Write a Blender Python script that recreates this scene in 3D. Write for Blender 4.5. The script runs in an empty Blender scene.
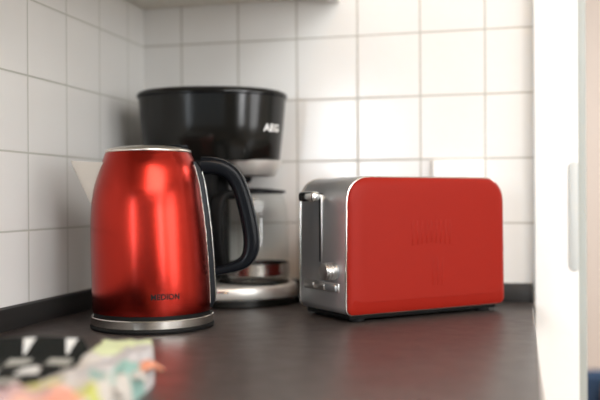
import bpy, math, random
from mathutils import Vector, Matrix, Quaternion
random.seed(4)
S = 0.01                       # everything below is written in centimetres
C = bpy.context.scene.collection
PI = math.pi

# ------------------------------------------------------------------ materials
def mat(name, col, rough=.5, metal=0., **k):
    m = bpy.data.materials.new(name); m.use_nodes = True
    b = m.node_tree.nodes['Principled BSDF']
    b.inputs['Base Color'].default_value = (*col, 1)
    b.inputs['Roughness'].default_value = rough
    b.inputs['Metallic'].default_value = metal
    for q, v in k.items(): b.inputs[q.replace('_', ' ')].default_value = v
    return m
def nod(m, t, **k):
    n = m.node_tree.nodes.new(t)
    for q, v in k.items(): setattr(n, q, v)
    return n
def lk(m, a, b): m.node_tree.links.new(a, b)
def bsdf(m): return m.node_tree.nodes['Principled BSDF']
def mth(m, op, a, b=None, c=None):
    n = nod(m, 'ShaderNodeMath', operation=op)
    for i, v in enumerate((a, b, c)):
        if v is None: continue
        if isinstance(v, (int, float)): n.inputs[i].default_value = v
        else: lk(m, v, n.inputs[i])
    return n.outputs[0]
def add_bump(m, h, strength=.3, dist=.001):
    b = nod(m, 'ShaderNodeBump'); b.inputs['Strength'].default_value = strength; b.inputs['Distance'].default_value = dist
    lk(m, h, b.inputs['Height']); lk(m, b.outputs[0], bsdf(m).inputs['Normal'])
def noise(m, scale, detail=3, vec=None, stretch=None):
    n = nod(m, 'ShaderNodeTexNoise'); n.inputs['Scale'].default_value = scale; n.inputs['Detail'].default_value = detail
    tc = nod(m, 'ShaderNodeTexCoord'); src = tc.outputs['Object']
    if stretch:
        mp = nod(m, 'ShaderNodeMapping'); mp.inputs['Scale'].default_value = stretch
        lk(m, src, mp.inputs['Vector']); src = mp.outputs[0]
    lk(m, src, n.inputs['Vector']); return n.outputs['Fac']
def ramp(m, fac, stops):
    r = nod(m, 'ShaderNodeValToRGB'); e = r.color_ramp.elements
    while len(e) < len(stops): e.new(.5)
    for i, (p, c) in enumerate(stops): e[i].position = p; e[i].color = (*c, 1)
    lk(m, fac, r.inputs[0]); return r.outputs[0]

def tile_mat(name, axis, off, tile_col, grout_col):
    m = mat(name, tile_col, .22)
    tc = nod(m, 'ShaderNodeTexCoord'); sx = nod(m, 'ShaderNodeSeparateXYZ'); lk(m, tc.outputs['Object'], sx.inputs[0])
    def dist(o, offset):
        a = mth(m, 'SUBTRACT', o, offset * S); f = mth(m, 'PINGPONG', a, .05); return f      # 0 at the joint .. .05 mid tile
    d = mth(m, 'MINIMUM', dist(sx.outputs[axis], off), dist(sx.outputs['Z'], 2.02))
    g = nod(m, 'ShaderNodeMapRange', interpolation_type='SMOOTHSTEP')
    g.inputs[1].default_value = .0009; g.inputs[2].default_value = .0017; lk(m, d, g.inputs[0])
    mix = nod(m, 'ShaderNodeMix', data_type='RGBA'); lk(m, g.outputs[0], mix.inputs[0])
    mix.inputs[6].default_value = (*grout_col, 1)
    w = ramp(m, noise(m, 9, 2), [(.3, tile_col), (.75, tuple(c * .97 for c in tile_col))]); lk(m, w, mix.inputs[7])
    lk(m, mix.outputs[2], bsdf(m).inputs['Base Color'])
    r = nod(m, 'ShaderNodeMapRange'); r.inputs[3].default_value = .8; r.inputs[4].default_value = .2; lk(m, g.outputs[0], r.inputs[0])
    lk(m, r.outputs[0], bsdf(m).inputs['Roughness'])
    h = nod(m, 'ShaderNodeMapRange', interpolation_type='SMOOTHSTEP'); h.inputs[1].default_value = .0006; h.inputs[2].default_value = .0035; lk(m, d, h.inputs[0])
    hh = mth(m, 'ADD', h.outputs[0], mth(m, 'MULTIPLY', noise(m, 14, 1), .5))
    add_bump(m, hh, .35, .0008)
    return m

def brushed(name, col, rough, aniso, bump=.04, metal=1, radial=True, **k):
    m = mat(name, col, rough, metal, Anisotropic=aniso, **k)
    if radial:
        t = nod(m, 'ShaderNodeTangent', direction_type='RADIAL', axis='Z'); lk(m, t.outputs[0], bsdf(m).inputs['Tangent'])
    n = noise(m, 60, 3, stretch=(1, 1, 40)); add_bump(m, n, bump, .0006)
    return m

M = {}
M['tile_back'] = tile_mat('white_glazed_tile_back', 'X', 6.9055, (.82, .812, .785), (.46, .44, .39))
M['tile_left'] = tile_mat('white_glazed_tile_left', 'Y', -6.115, (.82, .812, .785), (.50, .50, .45))
M['red_metal'] = brushed('red_brushed_metal', (.36, .022, .013), .21, .85, .05)
bsdf(M['red_metal']).inputs['Coat Weight'].default_value = .12; bsdf(M['red_metal']).inputs['Coat Roughness'].default_value = .16
M['steel'] = brushed('brushed_steel', (.64, .61, .56), .20, .7, .03)
M['lid_steel'] = mat('lid_steel', (.66, .62, .57), .3, 1)
M['spout_steel'] = mat('spout_steel', (.78, .74, .68), .42, .75)
M['toaster_steel'] = brushed('toaster_steel', (.46, .47, .48), .42, 0, .03, metal=.85, radial=False)
M['seam_grey'] = mat('seam_grey', (.14, .14, .14), .3, .6)
M['chrome'] = mat('chrome', (.82, .82, .80), .12, 1)
M['satin_chrome'] = mat('satin_chrome', (.72, .71, .69), .28, 1)
M['red_paint'] = mat('red_enamel', (.275, .0135, .0070), .42, .0, Specular_IOR_Level=.12)
M['black_satin'] = mat('black_satin_plastic', (.005, .006, .008), .25, Specular_IOR_Level=.13)
M['black_gloss'] = mat('black_gloss_plastic', (.006, .006, .005), .15, 0, Specular_IOR_Level=.32)
M['black_matte'] = mat('black_matte_plastic', (.006, .006, .006), .6, Specular_IOR_Level=.2)
M['machine_silver'] = mat('machine_silver', (.68, .66, .62), .36, .55)
M['grey_print'] = mat('dark_print', (.008, .004, .004), .5, Specular_IOR_Level=.2)
M['white_print'] = mat('white_print', (.80, .80, .78), .4)
M['white_lacquer'] = mat('white_lacquer', (.86, .86, .84), .35)
M['cab_cream'] = mat('cabinet_cream', (.78, .74, .66), .5)
M['cab_white'] = mat('cabinet_white', (.80, .79, .76), .4)
M['edge_grey'] = mat('grey_edge', (.38, .41, .39), .45)
M['grip_grey'] = mat('grip_grey', (.56, .59, .58), .4)
M['socket'] = mat('socket_white', (.90, .90, .88), .3)
M['plaster'] = mat('plaster', (.78, .76, .72), .8)
M['plaster_warm'] = mat('plaster_warm', (.86, .79, .74), .8)
M['plaster_dark'] = mat('plaster_greige', (.26, .23, .20), .8)
M['floor'] = mat('floor_boards', (.30, .20, .13), .5)
M['base_front'] = mat('base_front', (.76, .75, .72), .45)
M['glass'] = gl = mat('carafe_glass', (1, 1, 1), .02)
_t = nod(gl, 'ShaderNodeBsdfTransparent'); _t.inputs[0].default_value = (.97, .975, .97, 1)
_g = nod(gl, 'ShaderNodeBsdfGlossy'); _g.inputs['Roughness'].default_value = .03
_w = nod(gl, 'ShaderNodeLayerWeight'); _w.inputs[0].default_value = .5; _m = nod(gl, 'ShaderNodeMixShader')
lk(gl, mth(gl, 'ADD', mth(gl, 'MULTIPLY', mth(gl, 'POWER', _w.outputs['Facing'], 4), .30), .02), _m.inputs[0]); lk(gl, _t.outputs[0], _m.inputs[1]); lk(gl, _g.outputs[0], _m.inputs[2])
lk(gl, _m.outputs[0], gl.node_tree.nodes['Material Output'].inputs[0]); gl.node_tree.nodes.remove(bsdf(gl))
M['window_glass'] = mat('window_glass', (1, 1, 1), .0, 0, Transmission_Weight=1., IOR=1.02)
M['strip'] = mat('charcoal_strip', (.022, .021, .020), .5, Specular_IOR_Level=.3)
wk = mat('dark_worktop', (.05, .045, .044), .34); M['worktop'] = wk
lk(wk, ramp(wk, noise(wk, 55, 6), [(.30, (.050, .040, .037)), (.55, (.066, .053, .049)), (.8, (.095, .079, .073))]), bsdf(wk).inputs['Base Color'])
nr = nod(wk, 'ShaderNodeMapRange'); nr.inputs[3].default_value = .30; nr.inputs[4].default_value = .46; lk(wk, noise(wk, 30, 4), nr.inputs[0]); lk(wk, nr.outputs[0], bsdf(wk).inputs['Roughness'])
add_bump(wk, noise(wk, 420, 3), .12, .0005)
fl = M['floor']; lk(fl, ramp(fl, noise(fl, 4, 5, stretch=(1, 12, 1)), [(.3, (.22, .14, .09)), (.7, (.36, .25, .16))]), bsdf(fl).inputs['Base Color'])
def cloth(name, c):
    m = mat(name, c, .85, Specular_IOR_Level=.15); add_bump(m, noise(m, 700, 2), .3, .0005); return m
M['cloth_black'] = cloth('cloth_black', (.010, .011, .010))
M['cloth_white'] = cloth('cloth_white', (.62, .62, .60))
M['cloth_grey'] = cloth('cloth_grey', (.34, .34, .31))
for n_, c_ in dict(pale_green=(.62, .68, .42), lavender=(.46, .44, .44), peach=(.66, .38, .30), yellow=(.55, .52, .22),
                   lime=(.46, .48, .14), teal=(.26, .42, .38), orange=(.62, .27, .17), pale=(.50, .47, .43), rose=(.50, .35, .35), coral=(.70, .32, .24)).items():
    M['c_' + n_] = cloth('cloth_' + n_, c_)

# ------------------------------------------------------------------ geometry
class MB:
    def __init__(s): s.v = []; s.f = []; s.mi = []
    def add(s, vs, fs, mi=0, T=None):
        o = len(s.v)
        s.v += [tuple((T @ Vector(p)) if T else p) for p in vs]
        s.f += [tuple(i + o for i in f) for f in fs]; s.mi += [mi] * len(fs)
        return s
    def loft(s, rings, closed=True, cap0=True, cap1=True, mi=0, T=None):
        n = len(rings[0]); vs = [p for r in rings for p in r]; fs = []
        for j in range(len(rings) - 1):
            for i in range(n if closed else n - 1):
                k = (i + 1) % n
                fs.append((j*n+i, j*n+k, (j+1)*n+k, (j+1)*n+i))
        if cap0: fs.append(tuple(range(n - 1, -1, -1)))
        if cap1: fs.append(tuple((len(rings)-1)*n + i for i in range(n)))
        return s.add(vs, fs, mi, T)
    def lathe(s, prof, n=64, cx=0, cy=0, mi=0, T=None, cap0=True, cap1=True):
        return s.loft([[(cx + r*math.cos(2*PI*i/n), cy + r*math.sin(2*PI*i/n), z) for i in range(n)] for r, z in prof], mi=mi, T=T, cap0=cap0, cap1=cap1)
    def box(s, x0, y0, z0, x1, y1, z1, b=0., mi=0, T=None):
        if b <= 0:
            vs = [(x0,y0,z0),(x1,y0,z0),(x1,y1,z0),(x0,y1,z0),(x0,y0,z1),(x1,y0,z1),(x1,y1,z1),(x0,y1,z1)]
            return s.add(vs, [(3,2,1,0),(4,5,6,7),(0,1,5,4),(1,2,6,5),(2,3,7,6),(3,0,4,7)], mi, T)
        rings = []
        for z, i in ((z0, b), (z0 + b*.3, b*.3), (z0 + b, 0), (z1 - b, 0), (z1 - b*.3, b*.3), (z1, b)):
            r = []
            for (cx, cy, a0) in ((x1-b, y1-b, 0), (x0+b, y1-b, 90), (x0+b, y0+b, 180), (x1-b, y0+b, 270)):
                for k in range(4):
                    a = math.radians(a0 + k*30); rr = b - i*.999
                    r.append((cx + rr*math.cos(a), cy + rr*math.sin(a), z))
            rings.append(r)
        return s.loft(rings, mi=mi, T=T)
    def sweep(s, path, sizes, n=20, up=(0, 1, 0), power=2.6, mi=0, T=None):
        """superelliptic section (a along up, b in plane) carried along path"""
        P = [Vector(p) for p in path]; U = Vector(up); rings = []
        for i, p in enumerate(P):
            t = (P[min(i+1, len(P)-1)] - P[max(i-1, 0)]).normalized(); nrm = t.cross(U).normalized(); a, b = sizes[i]; r = []
            for k in range(n):
                th = 2*PI*k/n; c, d = math.cos(th), math.sin(th)
                r.append(tuple(p + U*(a*math.copysign(abs(c)**(2/power), c)) + nrm*(b*math.copysign(abs(d)**(2/power), d))))
            rings.append(r)
        return s.loft(rings, mi=mi, T=T)
    def build(s, name, mats, parent=None, loc=(0, 0, 0), rz=0, smooth=35, flip=True):
        me = bpy.data.meshes.new(name)
        me.from_pydata([(x*S, y*S, z*S) for x, y, z in s.v], [], s.f)
        if not isinstance(mats, (list, tuple)): mats = [mats]
        for m in mats: me.materials.append(m)
        for p, i in zip(me.polygons, s.mi): p.material_index = i
        if flip:
            import bmesh
            bm = bmesh.new(); bm.from_mesh(me); bmesh.ops.recalc_face_normals(bm, faces=bm.faces); bm.to_mesh(me); bm.free()
        if smooth:
            me.shade_smooth(); me.set_sharp_from_angle(angle=math.radians(smooth))
        me.update()
        o = bpy.data.objects.new(name, me); C.objects.link(o)
        o.location = Vector(loc) * S; o.rotation_euler = (0, 0, rz)
        if parent: o.parent = parent
        return o
def thing(name, label, cat, loc, rz=0, group=None):
    o = bpy.data.objects.new(name, None); C.objects.link(o); o.location = Vector(loc)*S; o.rotation_euler = (0, 0, rz)
    o.empty_display_size = .03; o['label'] = label; o['category'] = cat
    if group: o['group'] = group
    return o
def tag(o, label, cat, group=None):
    o['label'] = label; o['category'] = cat
    if group: o['group'] = group
    return o
def struct(o, label=None):
    o['kind'] = 'structure'
    if label: o['label'] = label
    return o
def crom(pts, n=6):
    out = []; P = [tuple(p) for p in pts]; P = [P[0]] + P + [P[-1]]
    for i in range(1, len(P)-2):
        for k in range(n):
            t = k/n; a, b, c, d = P[i-1], P[i], P[i+1], P[i+2]
            out.append(tuple(.5*((2*b[j]) + (-a[j]+c[j])*t + (2*a[j]-5*b[j]+4*c[j]-d[j])*t*t + (-a[j]+3*b[j]-3*c[j]+d[j])*t**3) for j in range(len(a))))
    out.append(P[-2]); return out
def text_mesh(txt, height, bold=.0, spacing=1., font_aspect=1.):
    cu = bpy.data.curves.new('wordmark', 'FONT'); cu.body = txt; cu.size = 1; cu.offset = bold; cu.space_character = spacing; cu.resolution_u = 3
    ob = bpy.data.objects.new('wordmark', cu); C.objects.link(ob)
    bpy.context.view_layer.update(); me = ob.to_mesh()
    vs = [tuple(v.co) for v in me.vertices]; fs = [tuple(p.vertices) for p in me.polygons]
    ob.to_mesh_clear(); bpy.data.objects.remove(ob); bpy.data.curves.remove(cu)
    ys = [v[1] for v in vs]; xs = [v[0] for v in vs]; k = height/(max(ys)-min(ys)); cx = (max(xs)+min(xs))/2; cy = (max(ys)+min(ys))/2
    return [((x-cx)*k*font_aspect, (y-cy)*k) for x, y, z in vs], fs

# ------------------------------------------------------------------ room
DX0, DX1, DT = 71.7, 152., 112.
CTX, CTY = 63.9, -112.      # worktop extents
b = MB(); b.box(0, 0, -90, 64.2, 12, 150); struct(b.build('wall_back', M['tile_back'], smooth=0))
b = MB(); b.box(-12, -150, -90, 0, 12, 150); struct(b.build('wall_left', M['tile_left'], smooth=0))
b = MB(); b.box(-260, -420, -92, 330, 330, -90); struct(b.build('floor', M['floor'], smooth=0))
b = MB(); b.box(-260, -420, 150, 330, 330, 154); struct(b.build('ceiling', M['plaster'], smooth=0))
b = MB(); b.box(330, -420, -90, 336, 330, 150); struct(b.build('wall_right', M['plaster'], smooth=0))
b = MB(); b.box(-266, -420, -90, -260, 330, 150); struct(b.build('wall_far_left', M['plaster_dark'], smooth=0))
b = MB(); b.box(DX1+1, 0, -90, 330, 12, 150); b.box(64.2, 0, DT+1, DX1+1, 12, 150); struct(b.build('wall_back', M['plaster'], smooth=0))
b = MB(); b.box(-260, 324, -90, 330, 330, 150); struct(b.build('wall_far', M['plaster_warm'], smooth=0))
# rear wall behind the camera with a wide window opening
WX0, WX1, WZ0, WZ1 = -70, 190, -5, 130
b = MB()
b.box(-260, -426, -90, WX0, -420, 150); b.box(WX1, -426, -90, 330, -420, 150)
b.box(WX0, -426, -90, WX1, -420, WZ0); b.box(WX0, -426, WZ1, WX1, -420, 150)
struct(b.build('wall_rear', M['plaster_dark'], smooth=0))
b = MB()
for x in (WX0, WX0+84, WX0+168, WX1-6): b.box(x, -425, WZ0, x+6, -419, WZ1)
b.box(WX0, -425, WZ0, WX1, -419, WZ0+6); b.box(WX0, -425, WZ1-6, WX1, -419, WZ1)
struct(b.build('window_1', M['white_lacquer'], smooth=0))

# skirting strips where the tiles meet the worktop
def strip(name, pts_xy, nrm, L, ax):
    prof = [(0, 0), (.9, 0), (.95, .25), (.95, 2.3), (.75, 2.65), (.25, 2.8), (0, 2.8)]
    b = MB(); a, c = L
    if ax == 'x': b.loft([[(t, -p, z) for p, z in prof] for t in (a, c)])
    else: b.loft([[(p, t, z) for p, z in prof] for t in (a, c)])
    return struct(b.build(name, M['strip'], smooth=40))
strip('baseboard_back', None, None, (0, CTX-.1), 'x')
strip('baseboard_left', None, None, (CTY, -.95), 'y')

# worktop and the cupboards that carry it
b = MB(); b.box(0, CTY, -3.8, CTX, 0, 0, .25)
b.v = [(x + (y*.0195 if x > 30 else 0), y, z) for x, y, z in b.v]
tag(b.build('worktop', M['worktop']), 'dark grey speckled kitchen worktop under the kettle and toaster', 'worktop')
t = thing('base_cabinet', 'white base cupboard carrying the dark worktop', 'cabinet', (CTX/2, -56, -90))
b = MB(); b.box(-CTX/2+.2, -53, 8, CTX/2-.3, 55.8, 86.1); b.box(-CTX/2+4, -48, 0, CTX/2-4, 55, 8); b.build('body', M['base_front'], t, smooth=0)
for i in (0, 1):
    b = MB(); x = -CTX/2+.6+i*31.6; b.box(x, -55, 9, x+31, -53.05, 85.6, .2); d = b.build('door', M['base_front'], t)
    b = MB(); b.sweep([(x+9, -55, 80), (x+9, -57, 80), (x+22, -57, 80), (x+22, -55, 80)], [(.4, .4)]*4, up=(0, 0, 1)); b.build('handle', M['satin_chrome'], d)

# wall cupboard over the left wall
t = thing('wall_cabinet', 'cream wall cupboard whose underside shows above the coffee maker', 'cabinet', (17, -72, 48.3))
b = MB(); b.box(-16.9, -60, 0, 15.2, 71.8, 70, .15); b.build('body', M['cab_cream'], t)
for i in (0, 1, 2):
    b = MB(); y = -60+i*44; b.box(15.3, y+.2, -.9, 17.2, y+43.7, 70, .2); b.build('door', M['cab_white'], t)

# door frame right of the worktop, opening into the next room
DX0, DX1, DT = 71.7, 152., 112.
b = MB()
b.box(64.05, -2.2, -90, 70.45, 12, DT+7, .3); b.box(DX1+1.2, -2.2, -90, DX1+8, 12, DT+7, .3); b.box(70.5, -2.2, DT+1, DX1+1.2, 12, DT+7, .3)
df = struct(b.build('door_1', M['white_lacquer'], smooth=40), 'white door frame right of the worktop')
b = MB(); b.box(70.4, -.6, -90, DX0, 11.5, DT+1, .15); b.box(DX1, -.6, -90, DX1+1.3, 11.5, DT+1, .15); b.build('jamb', M['edge_grey'], df)
b = MB(); z0, z1 = 5.0, 21.2; pr = []
for (cx, cz, a0) in ((70.0, z1-.4, 0), (69.9, z1-.8, 90), (69.9, z0+.8, 180), (70.0, z0+.4, 270)):
    rr = .4 if cx == 70.0 else .8
    for k in range(6): a = math.radians(a0+k*18); pr.append((cx+rr*math.cos(a), cz+rr*math.sin(a)))
b.loft([[(x, -2.15, z) for x, z in pr], [(x, -2.45, z) for x, z in pr], [(69.9+(x-69.9)*.85, -2.52, 13.1+(z-13.1)*.985) for x, z in pr]])
g = b.build('strike_plate', M['grip_grey'], df, smooth=30); g['label'] = 'pale grey metal plate with rounded corners'

# wall socket behind the toaster
def socket(cx, cz):
    t = thing('wall_socket', 'white square wall socket on the tiles behind the red toaster', 'socket', (cx, 0, cz))
    b = MB(); b.box(-4, -1.0, -4, 4, 0, 4, .35); b.build('cover_plate', M['socket'], t)
    b = MB(); T = Matrix.Translation((0, -1.0, 0)) @ Matrix.Rotation(PI/2, 4, 'X')
    b.lathe([(2.1, .02), (2.1, .15), (1.95, .15), (1.9, -.6), (.01, -.6)], 40, T=T); b.build('insert', M['socket'], t)
socket(52.7, 17.95)

# beyond the panel: far room
t = thing('cushioned_chair', 'blue cushioned chair with orange cushion in the room at lower right', 'chair', (108, 110, -90), .2)
b = MB(); b.box(-24, -24, 28, 24, 24, 36, 3); b.build('seat', cloth('chair_blue', (.05, .09, .17)), t)
b = MB(); b.box(-24, 18, 34, 24, 27, 55, 3); b.build('backrest', bpy.data.materials['chair_blue'], t)
b = MB(); b.box(-19, 8, 36.2, 20, 17.5, 55, 3); b.build('back_cushion', cloth('cushion_orange', (.75, .33, .10)), t)
for sx in (-1, 1):
    for sy in (-1, 1):
        b = MB(); b.lathe([(1.3, 0), (2.1, 28.2)], 16, cx=sx*20, cy=sy*20); b.build('leg', M['black_matte'], t)

# ------------------------------------------------------------------ kettle
K = (16.6, -34.8, 0); KR = math.radians(17)
t = thing('electric_kettle', 'red brushed metal kettle with black handle on the dark worktop', 'kettle', K, KR)
prof = crom([(7.36, 2.1, 0), (7.42, 3.0, 0), (7.42, 6, -.1), (7.30, 11, -.32), (7.12, 14, -.45), (6.93, 15.8, -.5), (6.66, 17.5, -.48), (6.26, 19.1, -.42), (5.90, 20.3, -.40), (5.55, 21.2, -.42), (5.30, 21.75, -.45), (5.1, 21.85, -.45)], 4)
NK = 96
def kring(r, z, sh): return [(sh + r*math.cos(2*PI*i/NK), r*math.sin(2*PI*i/NK), z) for i in range(NK)]
b = MB(); b.loft([kring(r, z, s) for r, z, s in prof]); body = b.build('body', M['red_metal'], t, smooth=60)
b = MB(); b.lathe([(7.0, .55), (7.5, .55), (7.58, .62), (7.58, 1.5), (7.5, 1.6), (7.2, 1.6)], 96); b.build('steel_band', M['steel'], t)
b = MB(); b.lathe([(7.2, 1.5), (7.25, 1.72), (7.25, 2.12), (7.0, 2.2)], 96); b.build('seal_ring', M['black_matte'], t)
b = MB(); b.lathe([(7.3, 0), (7.62, .05), (7.7, .3), (7.62, .52), (7.2, .58)], 96); b.build('power_base', M['black_matte'], t)
b = MB(); b.loft([kring(r, z, -.45) for r, z in crom([(5.0, 21.7), (5.32, 21.78), (5.34, 22.0), (5.2, 22.15), (4.6, 22.35), (3.4, 22.55), (1.8, 22.66), (.02, 22.7)], 3)]); lid = b.build('lid', M['lid_steel'], t, smooth=60)
b = MB(); b.box(2.2, -1.3, 22.2, 4.6, 1.3, 22.75, .2); b.build('lid_button', M['black_satin'], lid)
# spout
b = MB(); rings = []
for j in range(13):
    q = j/12; z = 14.4 + q*6.6 - .5*q; p = 7.25 + 2.85*(q**1.05); w = .35 + 2.4*q**.8; r = []
    inner = 5.2 if q > .5 else 6.0
    for k in range(17):
        s = -1 + k/8; x = -(inner + (p-inner)*(1-abs(s)**1.6)); r.append((x, w*s, z + (.35*(1-abs(s)) if j == 12 else 0) - (0)))
    rings.append(r)
b.loft(rings); b.build('spout', M['spout_steel'], t, smooth=50)
# handle
cl = crom([(6.2, 20.15), (7.4, 20.15), (8.9, 19.85), (10.2, 18.9), (11.1, 17.2), (11.9, 14.4), (12.45, 11.3), (12.35, 9.3), (11.6, 8.0), (10.2, 7.35), (8.6, 6.95), (6.8, 6.7)], 5)
sz = []
for i in range(len(cl)):
    q = i/(len(cl)-1)
    tb = 1.20 - .15*min(1, q/.35) if q < .62 else 1.05 - .45*min(1, (q-.62)/.25)
    sz.append((1.25 - .25*max(0, (q-.6)/.4), tb))
b = MB(); b.sweep([(x, 0, z) for x, z in cl], sz, 28, power=2.7); hd = b.build('handle', M['black_satin'], t, smooth=50)
# thin chrome seams along the flanks of the handle and mount
for s in (-1,):
    b = MB(); pp = []
    for i, (x, z) in enumerate(cl):
        a = cl[max(i-1, 0)]; c = cl[min(i+1, len(cl)-1)]; tx, tz = c[0]-a[0], c[1]-a[1]; l = math.hypot(tx, tz)
        o = sz[i][1]*.86; pp.append((x - o*tz/l*-1*-1, -sz[i][0]*.62, z + o*tx/l))
    b.sweep(pp[6:], [(.035, .035)]*len(pp[6:]), 6); b.build('seam', M['seam_grey'], hd)
# mount strip running down the body behind the handle
b = MB(); rings = []
def rad(z):
    for (r0, z0, s0), (r1, z1, s1) in zip(prof, prof[1:]):
        if z0 <= z <= z1: k = (z-z0)/max(1e-6, z1-z0); return r0+(r1-r0)*k + s0+(s1-s0)*k
    return prof[-1][0]+prof[-1][2]
for j in range(25):
    z = 2.4 + j/24*18.2; x = rad(z); o = .62*min(1, (j+.5)/2, (25-j)/2)
    rings.append([(x-1.1, -1.5, z), (x-.12, -1.48, z), (x+o*.75, -1.25, z), (x+o, -.85, z), (x+o, .85, z), (x+o*.75, 1.25, z), (x-.12, 1.48, z), (x-1.1, 1.5, z)])
b.loft(rings); b.build('handle_mount', M['black_satin'], t, smooth=30)
b = MB(); pth = [(rad(z)-.12, -1.52, z) for z in [3+i*17.2/24 for i in range(25)]]
b.sweep(pth, [(.045, .045)]*25, 8); b.build('trim_line', M['steel'], t)
b = MB(); pth = [(rad(z)+.57, -1.1, z) for z in [3.4+i*16/24 for i in range(25)]]
b.sweep(pth, [(.05, .05)]*25, 8); b.build('trim_line', M['steel'], t)
# wordmark on the belly
vs, fs = text_mesh('MEDION', .70, .03, 1.04, 1.0)
wx = max(v[0] for v in vs); vs = [(x*1.72/wx, y) for x, y in vs]
b = MB(); A0 = math.radians(-71.5); z0 = 4.4
b.add([(-.05 + 7.445*math.cos(A0 + x/7.43), 7.445*math.sin(A0 + x/7.43), z0 + y) for x, y in vs], fs); w = b.build('wordmark', M['grey_print'], body, smooth=0, flip=False)

# ------------------------------------------------------------------ toaster
TL, TT = 26.2, 13.0
t = thing('toaster', 'red two-slice toaster with steel end standing near the white door frame', 'toaster', (45.8, -15.2, 0), math.radians(43.3))
def outline(inset=0, n=10, z0=1.0, z1=18.7, rt=3.6, rb=.9):
    h = TL/2; out = []
    for cx, cz, r, a0 in ((h-rt, z1-rt, rt, 0), (-h+rt, z1-rt, rt, 90), (-h+rb, z0+rb, rb, 180), (h-rb, z0+rb, rb, 270)):
        rr = max(.05, r-inset)
        for k in range(n+1):
            a = math.radians(a0 + 90*k/n); c, s_ = math.cos(a), math.sin(a); pw = .86 if r > 2 else 1
            c = math.copysign(abs(c)**pw, c); s_ = math.copysign(abs(s_)**pw, s_)
            X = cx + rr*c; Z = cz + rr*s_
            X *= 1 + .012*(1 - (Z-z0)/(z1-z0))           # a little wider at the foot
            out.append((X, Z))
    return out
def tring(y, inset=0, sc=1): return [(x*sc, y, 9.85 + (z-9.85)*sc) for x, z in outline(inset)]
b = MB(); b.loft([tring(-5.75, .12), tring(-5.6, .0), tring(5.6, .0), tring(5.75, .12)]); tb = b.build('body', M['toaster_steel'], t, smooth=40)
for sgn in (-1, 1):
    b = MB(); b.loft([tring(sgn*5.70, -.02), tring(sgn*5.76, -.08), tring(sgn*5.90, -.08), tring(sgn*5.95, .0)]); b.build('trim_frame', M['steel'], t, smooth=40)
    b = MB(); rr = [tring(sgn*5.9, .06), tring(sgn*6.12, .06), tring(sgn*6.26, .2), tring(sgn*6.38, .45), tring(sgn*6.5, .9)]
    for g, ex in ((2, .15), (3, .7), (4, 1.7)): rr[g] = [(x, y, z + ex*max(0, 1-(z-1)/2.5)) for x, y, z in rr[g]]
    for q in (.9, .8): rr.append([(x*q, sgn*6.51, 9.85+(z-9.85)*q) for x, z in outline(.9)])
    b.loft(rr, cap0=False); rp = b.build('side_panel', M['red_paint'], t, smooth=60); rp['label'] = 'red enamelled side panel'
    # shallow upright ribs pressed into the panel
    b = MB()
    for k in range(9):
        x = -3.1 + k*.78; z0 = 10.0 - .4*abs(k-4)*.2; z1 = 13.0
        b.box(x-.16, min(sgn*6.35, sgn*6.555), z0, x+.16, max(sgn*6.35, sgn*6.555), z1, .065)
    for k in range(3):
        x = .2 + k*.8; b.box(x-.12, min(sgn*6.35, sgn*6.548), 4.2, x+.12, max(sgn*6.35, sgn*6.548), 8, .06)
    b.build('ribs', M['red_paint'], rp)
b = MB(); b.box(-TL/2+.7, -5.4, .35, TL/2-.7, 5.4, 1.3, .2); b.build('plinth', M['black_matte'], t)
for sx in (-1, 1):
    for sy in (-1, 1):
        b = MB(); b.lathe([(1.0, 0), (1.1, .1), (1.1, .5)], 24, cx=sx*10.6, cy=sy*4.2); b.build('foot', M['black_matte'], t)
for sy in (-1, 1):
    b = MB(); b.box(-8.6, sy*2.4-1.25, 18.2, 8.6, sy*2.4+1.25, 18.82, .1); fr = b.build('slot_rim', M['satin_chrome'], t)
    b = MB(); b.box(-8.2, sy*2.4-.9, 18.3, 8.2, sy*2.4+.9, 18.86, .05); b.build('bread_slot', M['black_matte'], t)
XL = -TL/2
def xl(z): return XL*(1 + .012*(1 - (z-1)/17.7))
# lever slot, lever
b = MB(); b.box(xl(10)-.06, .25, 7.5, xl(10)+.3, .75, 16.6, .04); b.build('lever_slot', M['black_matte'], tb)
b = MB(); b.box(xl(10)-.12, .02, 7.3, xl(10)+.3, .24, 16.4, .05); b.build('slot_trim', M['satin_chrome'], tb)
b = MB()
b.box(XL-1.6, .2, 15.9, XL+.3, .8, 16.5, .1); b.box(XL-2.3, -1.3, 15.5, XL-1.1, 2.6, 16.85, .35)
b.build('lever', M['chrome'], t, smooth=50)
# knob
T = Matrix.Translation((xl(6.4), -3.1, 6.5)) @ Matrix.Rotation(-PI/2, 4, 'Y')
b = MB(); pr = [(1.0, -.1), (1.05, .1)]
for k in range(3): z = .35 + k*.45; pr += [(1.15, z-.17), (1.18, z), (1.15, z+.17), (1.02, z+.22)]
pr += [(1.1, 1.65), (1.05, 1.75), (.6, 1.8), (.02, 1.8)]
b.lathe(pr, 48, T=T); kn = b.build('knob', M['satin_chrome'], t, smooth=35)
# function buttons
b = MB(); b.box(xl(4)-.22, -4.3, 3.75, xl(4)+.3, 4.6, 4.95, .15); bp = b.build('button_bar', M['satin_chrome'], t)
for y in (-4.0, -1.25, 1.5):
    b = MB(); b.box(xl(4)-.48, y, 3.95, xl(4)-.1, y+2.6, 4.75, .12); b.build('button', M['toaster_steel'] if y < -3 else M['satin_chrome'], bp)

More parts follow.
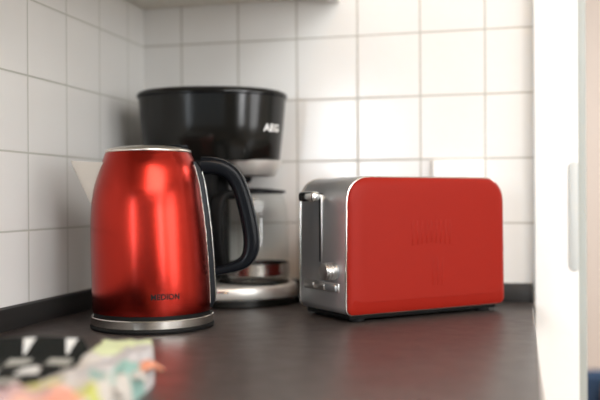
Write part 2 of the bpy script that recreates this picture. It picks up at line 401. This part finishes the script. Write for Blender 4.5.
# ------------------------------------------------------------------ coffee maker
t = thing('coffee_maker', 'black and silver filter coffee machine standing in the tiled corner', 'coffee machine', (15.75, -9.5, 0), math.radians(13.65))
def sup(a, bb, z, n=96, pl=2.5, pr=2.2, cx=0, cy=0):
    out = []
    for i in range(n):
        th = 2*PI*i/n; c, s_ = math.cos(th), math.sin(th); p = pr if c > 0 else pr + (pl-pr)*min(1, -c*2)
        out.append((cx + a*math.copysign(abs(c)**(2/p), c), cy + bb*math.copysign(abs(s_)**(2/p), s_), z))
    return out
A, B = 11.55, 8.1
b = MB(); b.loft([sup(A*.885, B*.885, 21.7), sup(A*.90, B*.9, 21.95), sup(A*.95, B*.95, 27), sup(A*.985, B*.985, 31.6)]); hd = b.build('water_tank', M['black_gloss'], t, smooth=50)
b = MB(); b.loft([sup(A*.97, B*.97, 31.5), sup(A*1.0, B*1.0, 31.6), sup(A*1.005, B*1.005, 31.9), sup(A*.985, B*.985, 32.2), sup(A*.93, B*.93, 32.45), sup(A*.8, B*.8, 32.7), sup(A*.5, B*.5, 32.9), sup(A*.02, B*.02, 32.95)]); b.build('lid', M['black_gloss'], t, smooth=60)
b = MB(); b.loft([sup(A*.988, B*.99, 31.42), sup(A*1.0, B*1.003, 31.46), sup(A*1.0, B*1.003, 31.56), sup(A*.988, B*.99, 31.6)]); b.build('lid_seam', M['black_satin'], t)
CX, CY = 6.3, -1.6
b = MB(); b.lathe([(2.6, 19.3), (3.2, 19.4), (3.6, 19.7), (4.25, 21.0), (4.4, 21.75)], 64, CX, CY); b.build('filter_basket', M['machine_silver'], t, smooth=50)
b = MB(); b.lathe([(.9, 18.4), (1.2, 18.6), (1.3, 19.4)], 32, CX-1.5, CY); b.build('drip_valve', M['black_matte'], t)
b = MB()
b.loft([sup(5.6, 7.0, 3.1, cx=-5.2, pr=4), sup(5.5, 6.8, 21.8, cx=-5.0, pr=4)]); b.box(-6, 2.4, 3.1, 2.1, 6.6, 21.8, .4); b.build('column', M['black_matte'], t, smooth=50)
b = MB(); b.loft([sup(13.3, 8.9, 0), sup(13.5, 9.1, .15), sup(13.5, 9.1, 1.1), sup(13.2, 8.8, 1.25)]); b.build('foot', M['black_gloss'], t, smooth=50)
b = MB(); b.loft([sup(13.0, 8.7, 1.2), sup(13.1, 8.8, 1.35), sup(13.0, 8.7, 2.7), sup(12.8, 8.5, 3.0), sup(12.3, 8.0, 3.2), sup(11.5, 7.4, 3.25)]); bs = b.build('base', M['machine_silver'], t, smooth=50)
b = MB(); b.lathe([(5.4, 3.2), (5.5, 3.45), (5.3, 3.5), (.02, 3.5)], 64, CX, CY); b.build('warming_plate', M['black_satin'], t)
b = MB(); b.sweep([(.2, -8.62, 2.35), (3.0, -8.5, 2.35)], [(.2, .2), (.2, .2)], 16, up=(0, 0, 1)); b.build('switch', M['chrome'], bs)
# wordmark on the tank, wrapped round its front
vs, fs = text_mesh('AEG', 1.15, .035, 1.0, 1.15)
ringp = [Vector(p[:2]) for p in sup(A*.958, B*.958, 0, 400, pr=2.25)]
# arc length from the rightmost point going towards the camera side
seq = [ringp[-k] for k in range(0, 120)]; cum = [0]
for p, q in zip(seq, seq[1:]): cum.append(cum[-1] + (q-p).length)
def at_arc(s):
    for i in range(len(cum)-1):
        if cum[i] <= s <= cum[i+1]:
            k = (s-cum[i])/(cum[i+1]-cum[i]); p = seq[i].lerp(seq[i+1], k); d = (seq[i+1]-seq[i]).normalized(); return p, Vector((-d.y, d.x))
    return seq[-1], Vector((0, -1))
b = MB(); VV = []; S0 = 5.0
for x, y in vs:
    p, nn = at_arc(S0 - x)
    if nn.dot(p) < 0: nn = -nn
    zz = 26.6 + y; p = p*(.95 + (zz-27)*.0076)/.958 + nn*.08; VV.append((p.x, p.y, zz))
b.add(VV, fs); b.build('wordmark', M['white_print'], hd, smooth=0, flip=False)
# carafe
t2 = thing('glass_carafe', 'clear glass carafe with steel band on the coffee machine plate', 'carafe', (15.75, -9.5, 0), math.radians(13.65))
t2.location = (t.matrix_basis @ Vector((CX*S, CY*S, 3.52*S)))
t2.location = Vector((15.75, -9.5, 3.52))*S + Matrix.Rotation(math.radians(13.65), 3, 'Z') @ Vector((CX*S, CY*S, 0))
out_ = [(4.6, 0), (5.2, .15), (5.45, .7), (5.5, 4), (5.45, 9), (5.2, 11.2), (4.7, 12.8), (4.5, 13.3)]
inn = [(r-.18, z) for r, z in reversed(out_[1:])] + [(4.4, .25), (.02, .25)]
b = MB(); b.lathe([(.02, 0)] + out_ + inn, 72, cap0=False, cap1=False); b.build('glass_jug', M['glass'], t2, smooth=50)
b = MB(); b.lathe([(5.50, 1.0), (5.56, 1.0), (5.56, 2.7), (5.50, 2.7)], 72, cap0=False, cap1=False); b.build('steel_band', M['steel'], t2)
b = MB(); b.lathe([(4.4, 13.2), (5.0, 13.3), (5.0, 13.6), (4.6, 13.8), (1.2, 14.1), (.02, 14.1)], 64); b.build('lid', M['black_satin'], t2, smooth=50)
hp = crom([(4.9, 12.9), (6.6, 13.1), (7.8, 12.3), (8.4, 10), (8.3, 6.5), (7.6, 3.4), (6.4, 2.2), (5.4, 1.9)], 5)
T = Matrix.Rotation(math.radians(-127), 4, 'Z')
b = MB(); b.sweep([(x, 0, z) for x, z in hp], [(1.15, .55)]*len(hp), 20, T=T, power=3); b.build('handle', M['black_matte'], t2, smooth=50)

# power lead of the coffee maker lying beside the toaster
b = MB(); b.sweep([(x, y, z) for x, y, z in crom([(27.6, -6.4, .36), (30.2, -6.9, .36), (31.6, -5.0, .36), (31.8, -2.4, .5), (33.5, -1.5, .36), (40, -1.45, .36)], 6)], [(.33, .33)]*31, 12, up=(0, 0, 1))
tag(b.build('power_cord', M['black_matte']), 'black power cord on the worktop between coffee machine and toaster', 'cord')

# ------------------------------------------------------------------ foreground cloths
FW = Vector((-.236, .972, 0)); RT = Vector((.972, .236, 0))
def spot(lat, d): p = Vector((59.9, -134, 0)) + RT*lat + FW*d; return p
# folded black tea towel with pale woven marks
import mathutils
def nz(x, y, s=1): return mathutils.noise.noise(Vector((x*s, y*s, 3.1)))
NX, NY = 60, 44
def lerp_tab(tab, x):
    for (x0, y0), (x1, y1) in zip(tab, tab[1:]):
        if x0 <= x <= x1: return y0 + (y1-y0)*(x-x0)/(x1-x0)
    return tab[0][1] if x < tab[0][0] else tab[-1][1]
EDGE = [(54, -22.2), (58, -21.6), (62, -20.4), (66, -19.0), (70, -18.6), (77, -18.9)]     # right border of the towel by distance
D0, D1, L0 = 55., 77., -34.
base = spot(-24, 66)
def towel_p(la, d, up=0):
    hi = lerp_tab([(54, 1.9), (66, 2.0), (71.5, 2.15), (73.3, 2.5), (74.6, 3.45), (75.4, 3.75), (76.3, 3.4), (77, 2.4)], d) + .15*nz(la*.3, d*.3)
    e = min(la-L0, lerp_tab(EDGE, d)-la, d-D0, (D1-d)*1.6)/1.1; e = max(0, min(1, e)); hi = max(.02, hi*math.sqrt(1-(1-e)**2))
    p = spot(la, d); return (p.x-base.x, p.y-base.y, hi+up)
vs = []
for j in range(NY+1):
    d = D0 + (D1-D0)*(.5-.5*math.cos(PI*j/NY)); Rr = lerp_tab(EDGE, d)
    for i in range(NX+1): vs.append(towel_p(L0 + (Rr-L0)*(.5-.5*math.cos(PI*i/NX)), d))
fs = [(j*(NX+1)+i, j*(NX+1)+i+1, (j+1)*(NX+1)+i+1, (j+1)*(NX+1)+i) for j in range(NY) for i in range(NX)]
b = MB(); border = [i for i in range(NX+1)] + [j*(NX+1)+NX for j in range(1, NY+1)] + [NY*(NX+1)+i for i in range(NX-1, -1, -1)] + [j*(NX+1) for j in range(NY-1, 0, -1)]
b.add(vs, fs)
b.add([(vs[i][0], vs[i][1], 0) for i in border] + [vs[i] for i in border], [(k, (k+1) % len(border), len(border)+(k+1) % len(border), len(border)+k) for k in range(len(border))] + [tuple(range(len(border)))])
def mark(la, d0, d1, w0, w1, mi, sk=0):      # woven mark: width w0 at its near end, w1 at its far end
    rows = [[towel_p(la + sk*(k/5) + (w0+(w1-w0)*k/5)*(q/4-.5), d0+(d1-d0)*k/5, .05) for q in range(5)] for k in range(6)]
    b.loft(rows, closed=False, cap0=False, cap1=False, mi=mi)
for k in range(4): mark(-20.3-3.72*k, 73.2, 75.0, .12, 1.15, 1)
for k in range(4): mark(-20.5-3.45*k, 70.3, 72.4, 2.0, 2.0, 2)
for k in range(4): mark(-21.9-3.35*k, 66.9, 69.0, 2.0, 1.4, 1); mark(-21.9-3.35*k, 69.05, 69.8, 1.0, .1, 1)
for k in range(4): mark(-22.6-3.3*k, 63.3, 65.8, 1.9, 1.9, 2)
for k in range(3): mark(-24.2-3.3*k, 59.6, 61.9, 1.9, 1.9, 1)
tw = b.build('tea_towel', [M['cloth_black'], M['cloth_white'], M['cloth_grey']], loc=base, smooth=60, flip=True)
tag(tw, 'folded black cloth with pale triangles and dashes at the lower left', 'cloth')
# crumpled multicoloured cloth in front of it
NX, NY = 60, 40
def q_(la, d, c): return ((la, d), c)
seeds = [q_(-17.6, 77, 'pale_green'), q_(-15.2, 77, 'pale_green'), q_(-16.8, 74, 'pale_green'), q_(-14.4, 75.5, 'pale_green'), q_(-16.6, 71.5, 'pale_green'), q_(-13.4, 73, 'lavender'), q_(-14.4, 70.5, 'lavender'), q_(-16.2, 68, 'lavender'), q_(-17.6, 69, 'pale'),
         q_(-17.4, 66, 'pale'), q_(-16.2, 65.5, 'lavender'), q_(-19, 63, 'pale'), q_(-18.7, 60.8, 'yellow'), q_(-20.3, 58, 'rose'), q_(-18, 57.5, 'rose'), q_(-16.6, 62, 'lavender'), q_(-16.4, 59.5, 'pale'), q_(-17, 58, 'peach'),
         q_(-14.9, 58.2, 'lime'), q_(-14.9, 62.5, 'teal'), q_(-13.6, 67, 'teal'), q_(-14, 60.8, 'pale'), q_(-15.4, 56, 'coral'), q_(-18.2, 54, 'peach'), q_(-20, 54, 'rose'), q_(-13.9, 56, 'pale'), q_(-13.6, 64, 'pale')]
names = ['pale_green', 'lavender', 'peach', 'yellow', 'lime', 'teal', 'orange', 'pale', 'rose', 'coral']
b = MB(); base2 = spot(-16.5, 65)
# cloth outline as a band along a slanting axis
def cloth_edge(q):   # q 0..1 from lower left to the upper right: (left/back edge, right/front edge) in lat, depth
    L = crom([(-21.9, 53), (-21.3, 58), (-20.0, 62), (-18.5, 66), (-18.1, 71), (-18.5, 79)], 8); Rr = crom([(-14.2, 52), (-13.8, 58), (-13.4, 63), (-12.9, 68.5), (-12.7, 73), (-13.7, 78.5)], 8)
    i = min(len(L)-1, int(q*(len(L)-1))); k = q*(len(L)-1)-i; j = min(i+1, len(L)-1)
    return [tuple(a[m]+(c[m]-a[m])*k for m in (0, 1)) for a, c in ((L[i], L[j]), (Rr[i], Rr[j]))]
vs = []; LD = []
for j in range(NY+1):
    for i in range(NX+1):
        q = j/NY; s_ = i/NX; (l0, l1) = cloth_edge(q)
        wob = .25*nz(q*6, s_*2)
        la = l0[0]+(l1[0]-l0[0])*s_ + wob*.6; de = l0[1]+(l1[1]-l0[1])*s_ + .7*nz(s_*5+9, q*4)
        p = spot(la, de) - base2; e = min(s_, 1-s_, q, 1-q)
        h = (2.7 + .8*nz(la*.45, de*.45) + .4*nz(la*1.3, de*1.3))*math.sqrt(min(1, e/.10)) + .02
        if q > .7: h = (3.0 + .3*nz(la*.6, de*.6))*math.sqrt(max(0, 1-(1-min(1, e/.05))**2)) + .02
        vs.append((p.x, p.y, max(.02, h))); LD.append((la, de))
fs = []; mi = []
for j in range(NY):
    for i in range(NX):
        f = (j*(NX+1)+i, j*(NX+1)+i+1, (j+1)*(NX+1)+i+1, (j+1)*(NX+1)+i); la, de = LD[f[0]]
        la += .5*nz(la*2, de*2); best = min(seeds, key=lambda sd: ((sd[0][0]-la)*1.3)**2 + (sd[0][1]-de)**2)
        fs.append(f); mi.append(names.index(best[1]))
b.add(vs, fs); b.mi = mi
border = [i for i in range(NX+1)] + [j*(NX+1)+NX for j in range(1, NY+1)] + [NY*(NX+1)+i for i in range(NX-1, -1, -1)] + [j*(NX+1) for j in range(NY-1, 0, -1)]
b.add([(vs[i][0], vs[i][1], 0) for i in border] + [vs[i] for i in border], [(k, (k+1) % len(border), len(border)+(k+1) % len(border), len(border)+k) for k in range(len(border))] + [tuple(range(len(border)))], 7)
# three loose corners poking out on the worktop side
for (la, de, l2, d2, w, h, c) in ((-13.5, 69.5, -11.9, 71.4, .8, 1.9, 'orange'), (-13.6, 67, -12.2, 67.2, .75, 1.8, 'pale'), (-14.0, 62.5, -12.7, 62.0, .7, 1.8, 'pale')):
    a_, c_ = spot(la, de)-base2, spot(l2, d2)-base2
    b.sweep([(a_.x, a_.y, h), tuple((a_+c_)/2 + Vector((0, 0, h+.25))), (c_.x, c_.y, h-.35)], [(.3, w*.9), (.38, w), (.22, w*.6)], 14, up=(0, 0, 1), power=2.2, mi=names.index(c))
cc = b.build('crumpled_cloth', [M['c_'+n] for n in names], loc=base2, smooth=60, flip=True)
tag(cc, 'crumpled multicoloured pastel cloth on the worktop before the kettle', 'cloth')

# ------------------------------------------------------------------ light
def area(name, loc, target, sx, sy, power, col):
    l = bpy.data.lights.new(name, 'AREA'); l.shape = 'RECTANGLE'; l.size = sx*S; l.size_y = sy*S; l.energy = power; l.color = col
    o = bpy.data.objects.new(name, l); C.objects.link(o); o.location = Vector(loc)*S
    o.rotation_euler = (Vector(target)-Vector(loc)).to_track_quat('-Z', 'Y').to_euler(); return o
area('daylight', (-42, -419, 55), (60, 0, 20), 34, 120, 55, (.85, .93, 1.0))
area('rear_right_fill', (325, -310, 60), (40, -20, 10), 90, 120, 80, (.96, .98, 1.0))  # added lamp beside the closed wall, brightens the kettle's right side
area('right_wall_fill', (325, -135, 45), (0, -60, 10), 150, 110, 54, (.97, .98, 1.0))  # no window here: lamp added to spread the kettle's bright area
area('ceiling_light', (150, -175, 146), (95, -40, 0), 150, 150, 92, (1, .995, .99))
area('far_room_fill', (230, 180, 145), (170, 200, 0), 140, 120, 170, (1, .97, .94))  # unseen lamp added under the far ceiling to lift the next room
# warm ceiling lamp behind the camera
t = thing('pendant_lamp', 'warm glass globe lamp hanging from the kitchen ceiling', 'lamp', (74, -190, 150))
b = MB(); b.lathe([(.5, -10), (.5, 0), (4, 0), (4, -1.5), (.6, -1.5)], 24); b.build('cord', M['black_matte'], t)
gm = mat('lamp_globe', (1, .8, .5), .4); bsdf(gm).inputs['Emission Color'].default_value = (1, .52, .18, 1); bsdf(gm).inputs['Emission Strength'].default_value = 60
b = MB(); b.lathe([(9*math.sin(a)+.01, -18-9*math.cos(a)) for a in [PI*i/16 for i in range(17)]], 32); b.build('globe', gm, t, smooth=60)

w = bpy.data.worlds.new('world'); bpy.context.scene.world = w; w.use_nodes = True
w.node_tree.nodes['Background'].inputs[0].default_value = (.85, .93, 1, 1); w.node_tree.nodes['Background'].inputs[1].default_value = 1.0

# ------------------------------------------------------------------ camera
cd = bpy.data.cameras.new('camera'); co = bpy.data.objects.new('camera', cd); C.objects.link(co)
yaw, pitch, roll = -.2382, -.0004, -.0056
f = Vector((math.sin(yaw)*math.cos(pitch), math.cos(yaw)*math.cos(pitch), math.sin(pitch)))
r = Vector((math.cos(yaw), -math.sin(yaw), 0)); u = r.cross(f)
r2 = r*math.cos(roll)+u*math.sin(roll); u2 = -r*math.sin(roll)+u*math.cos(roll)
co.matrix_world = Matrix.Translation(Vector((59.87, -134.05, 15.795))*S) @ Matrix((( r2.x, u2.x, -f.x), (r2.y, u2.y, -f.y), (r2.z, u2.z, -f.z))).to_4x4()
cd.sensor_width = 36; cd.lens = 846/600*36; cd.clip_start = .01
cd.dof.use_dof = True; cd.dof.focus_distance = 1.03; cd.dof.aperture_fstop = 2.4
sc = bpy.context.scene; sc.camera = co
sc.view_settings.view_transform = 'Standard'; sc.view_settings.look = 'None'; sc.view_settings.gamma = 1; sc.view_settings.exposure = -0.64
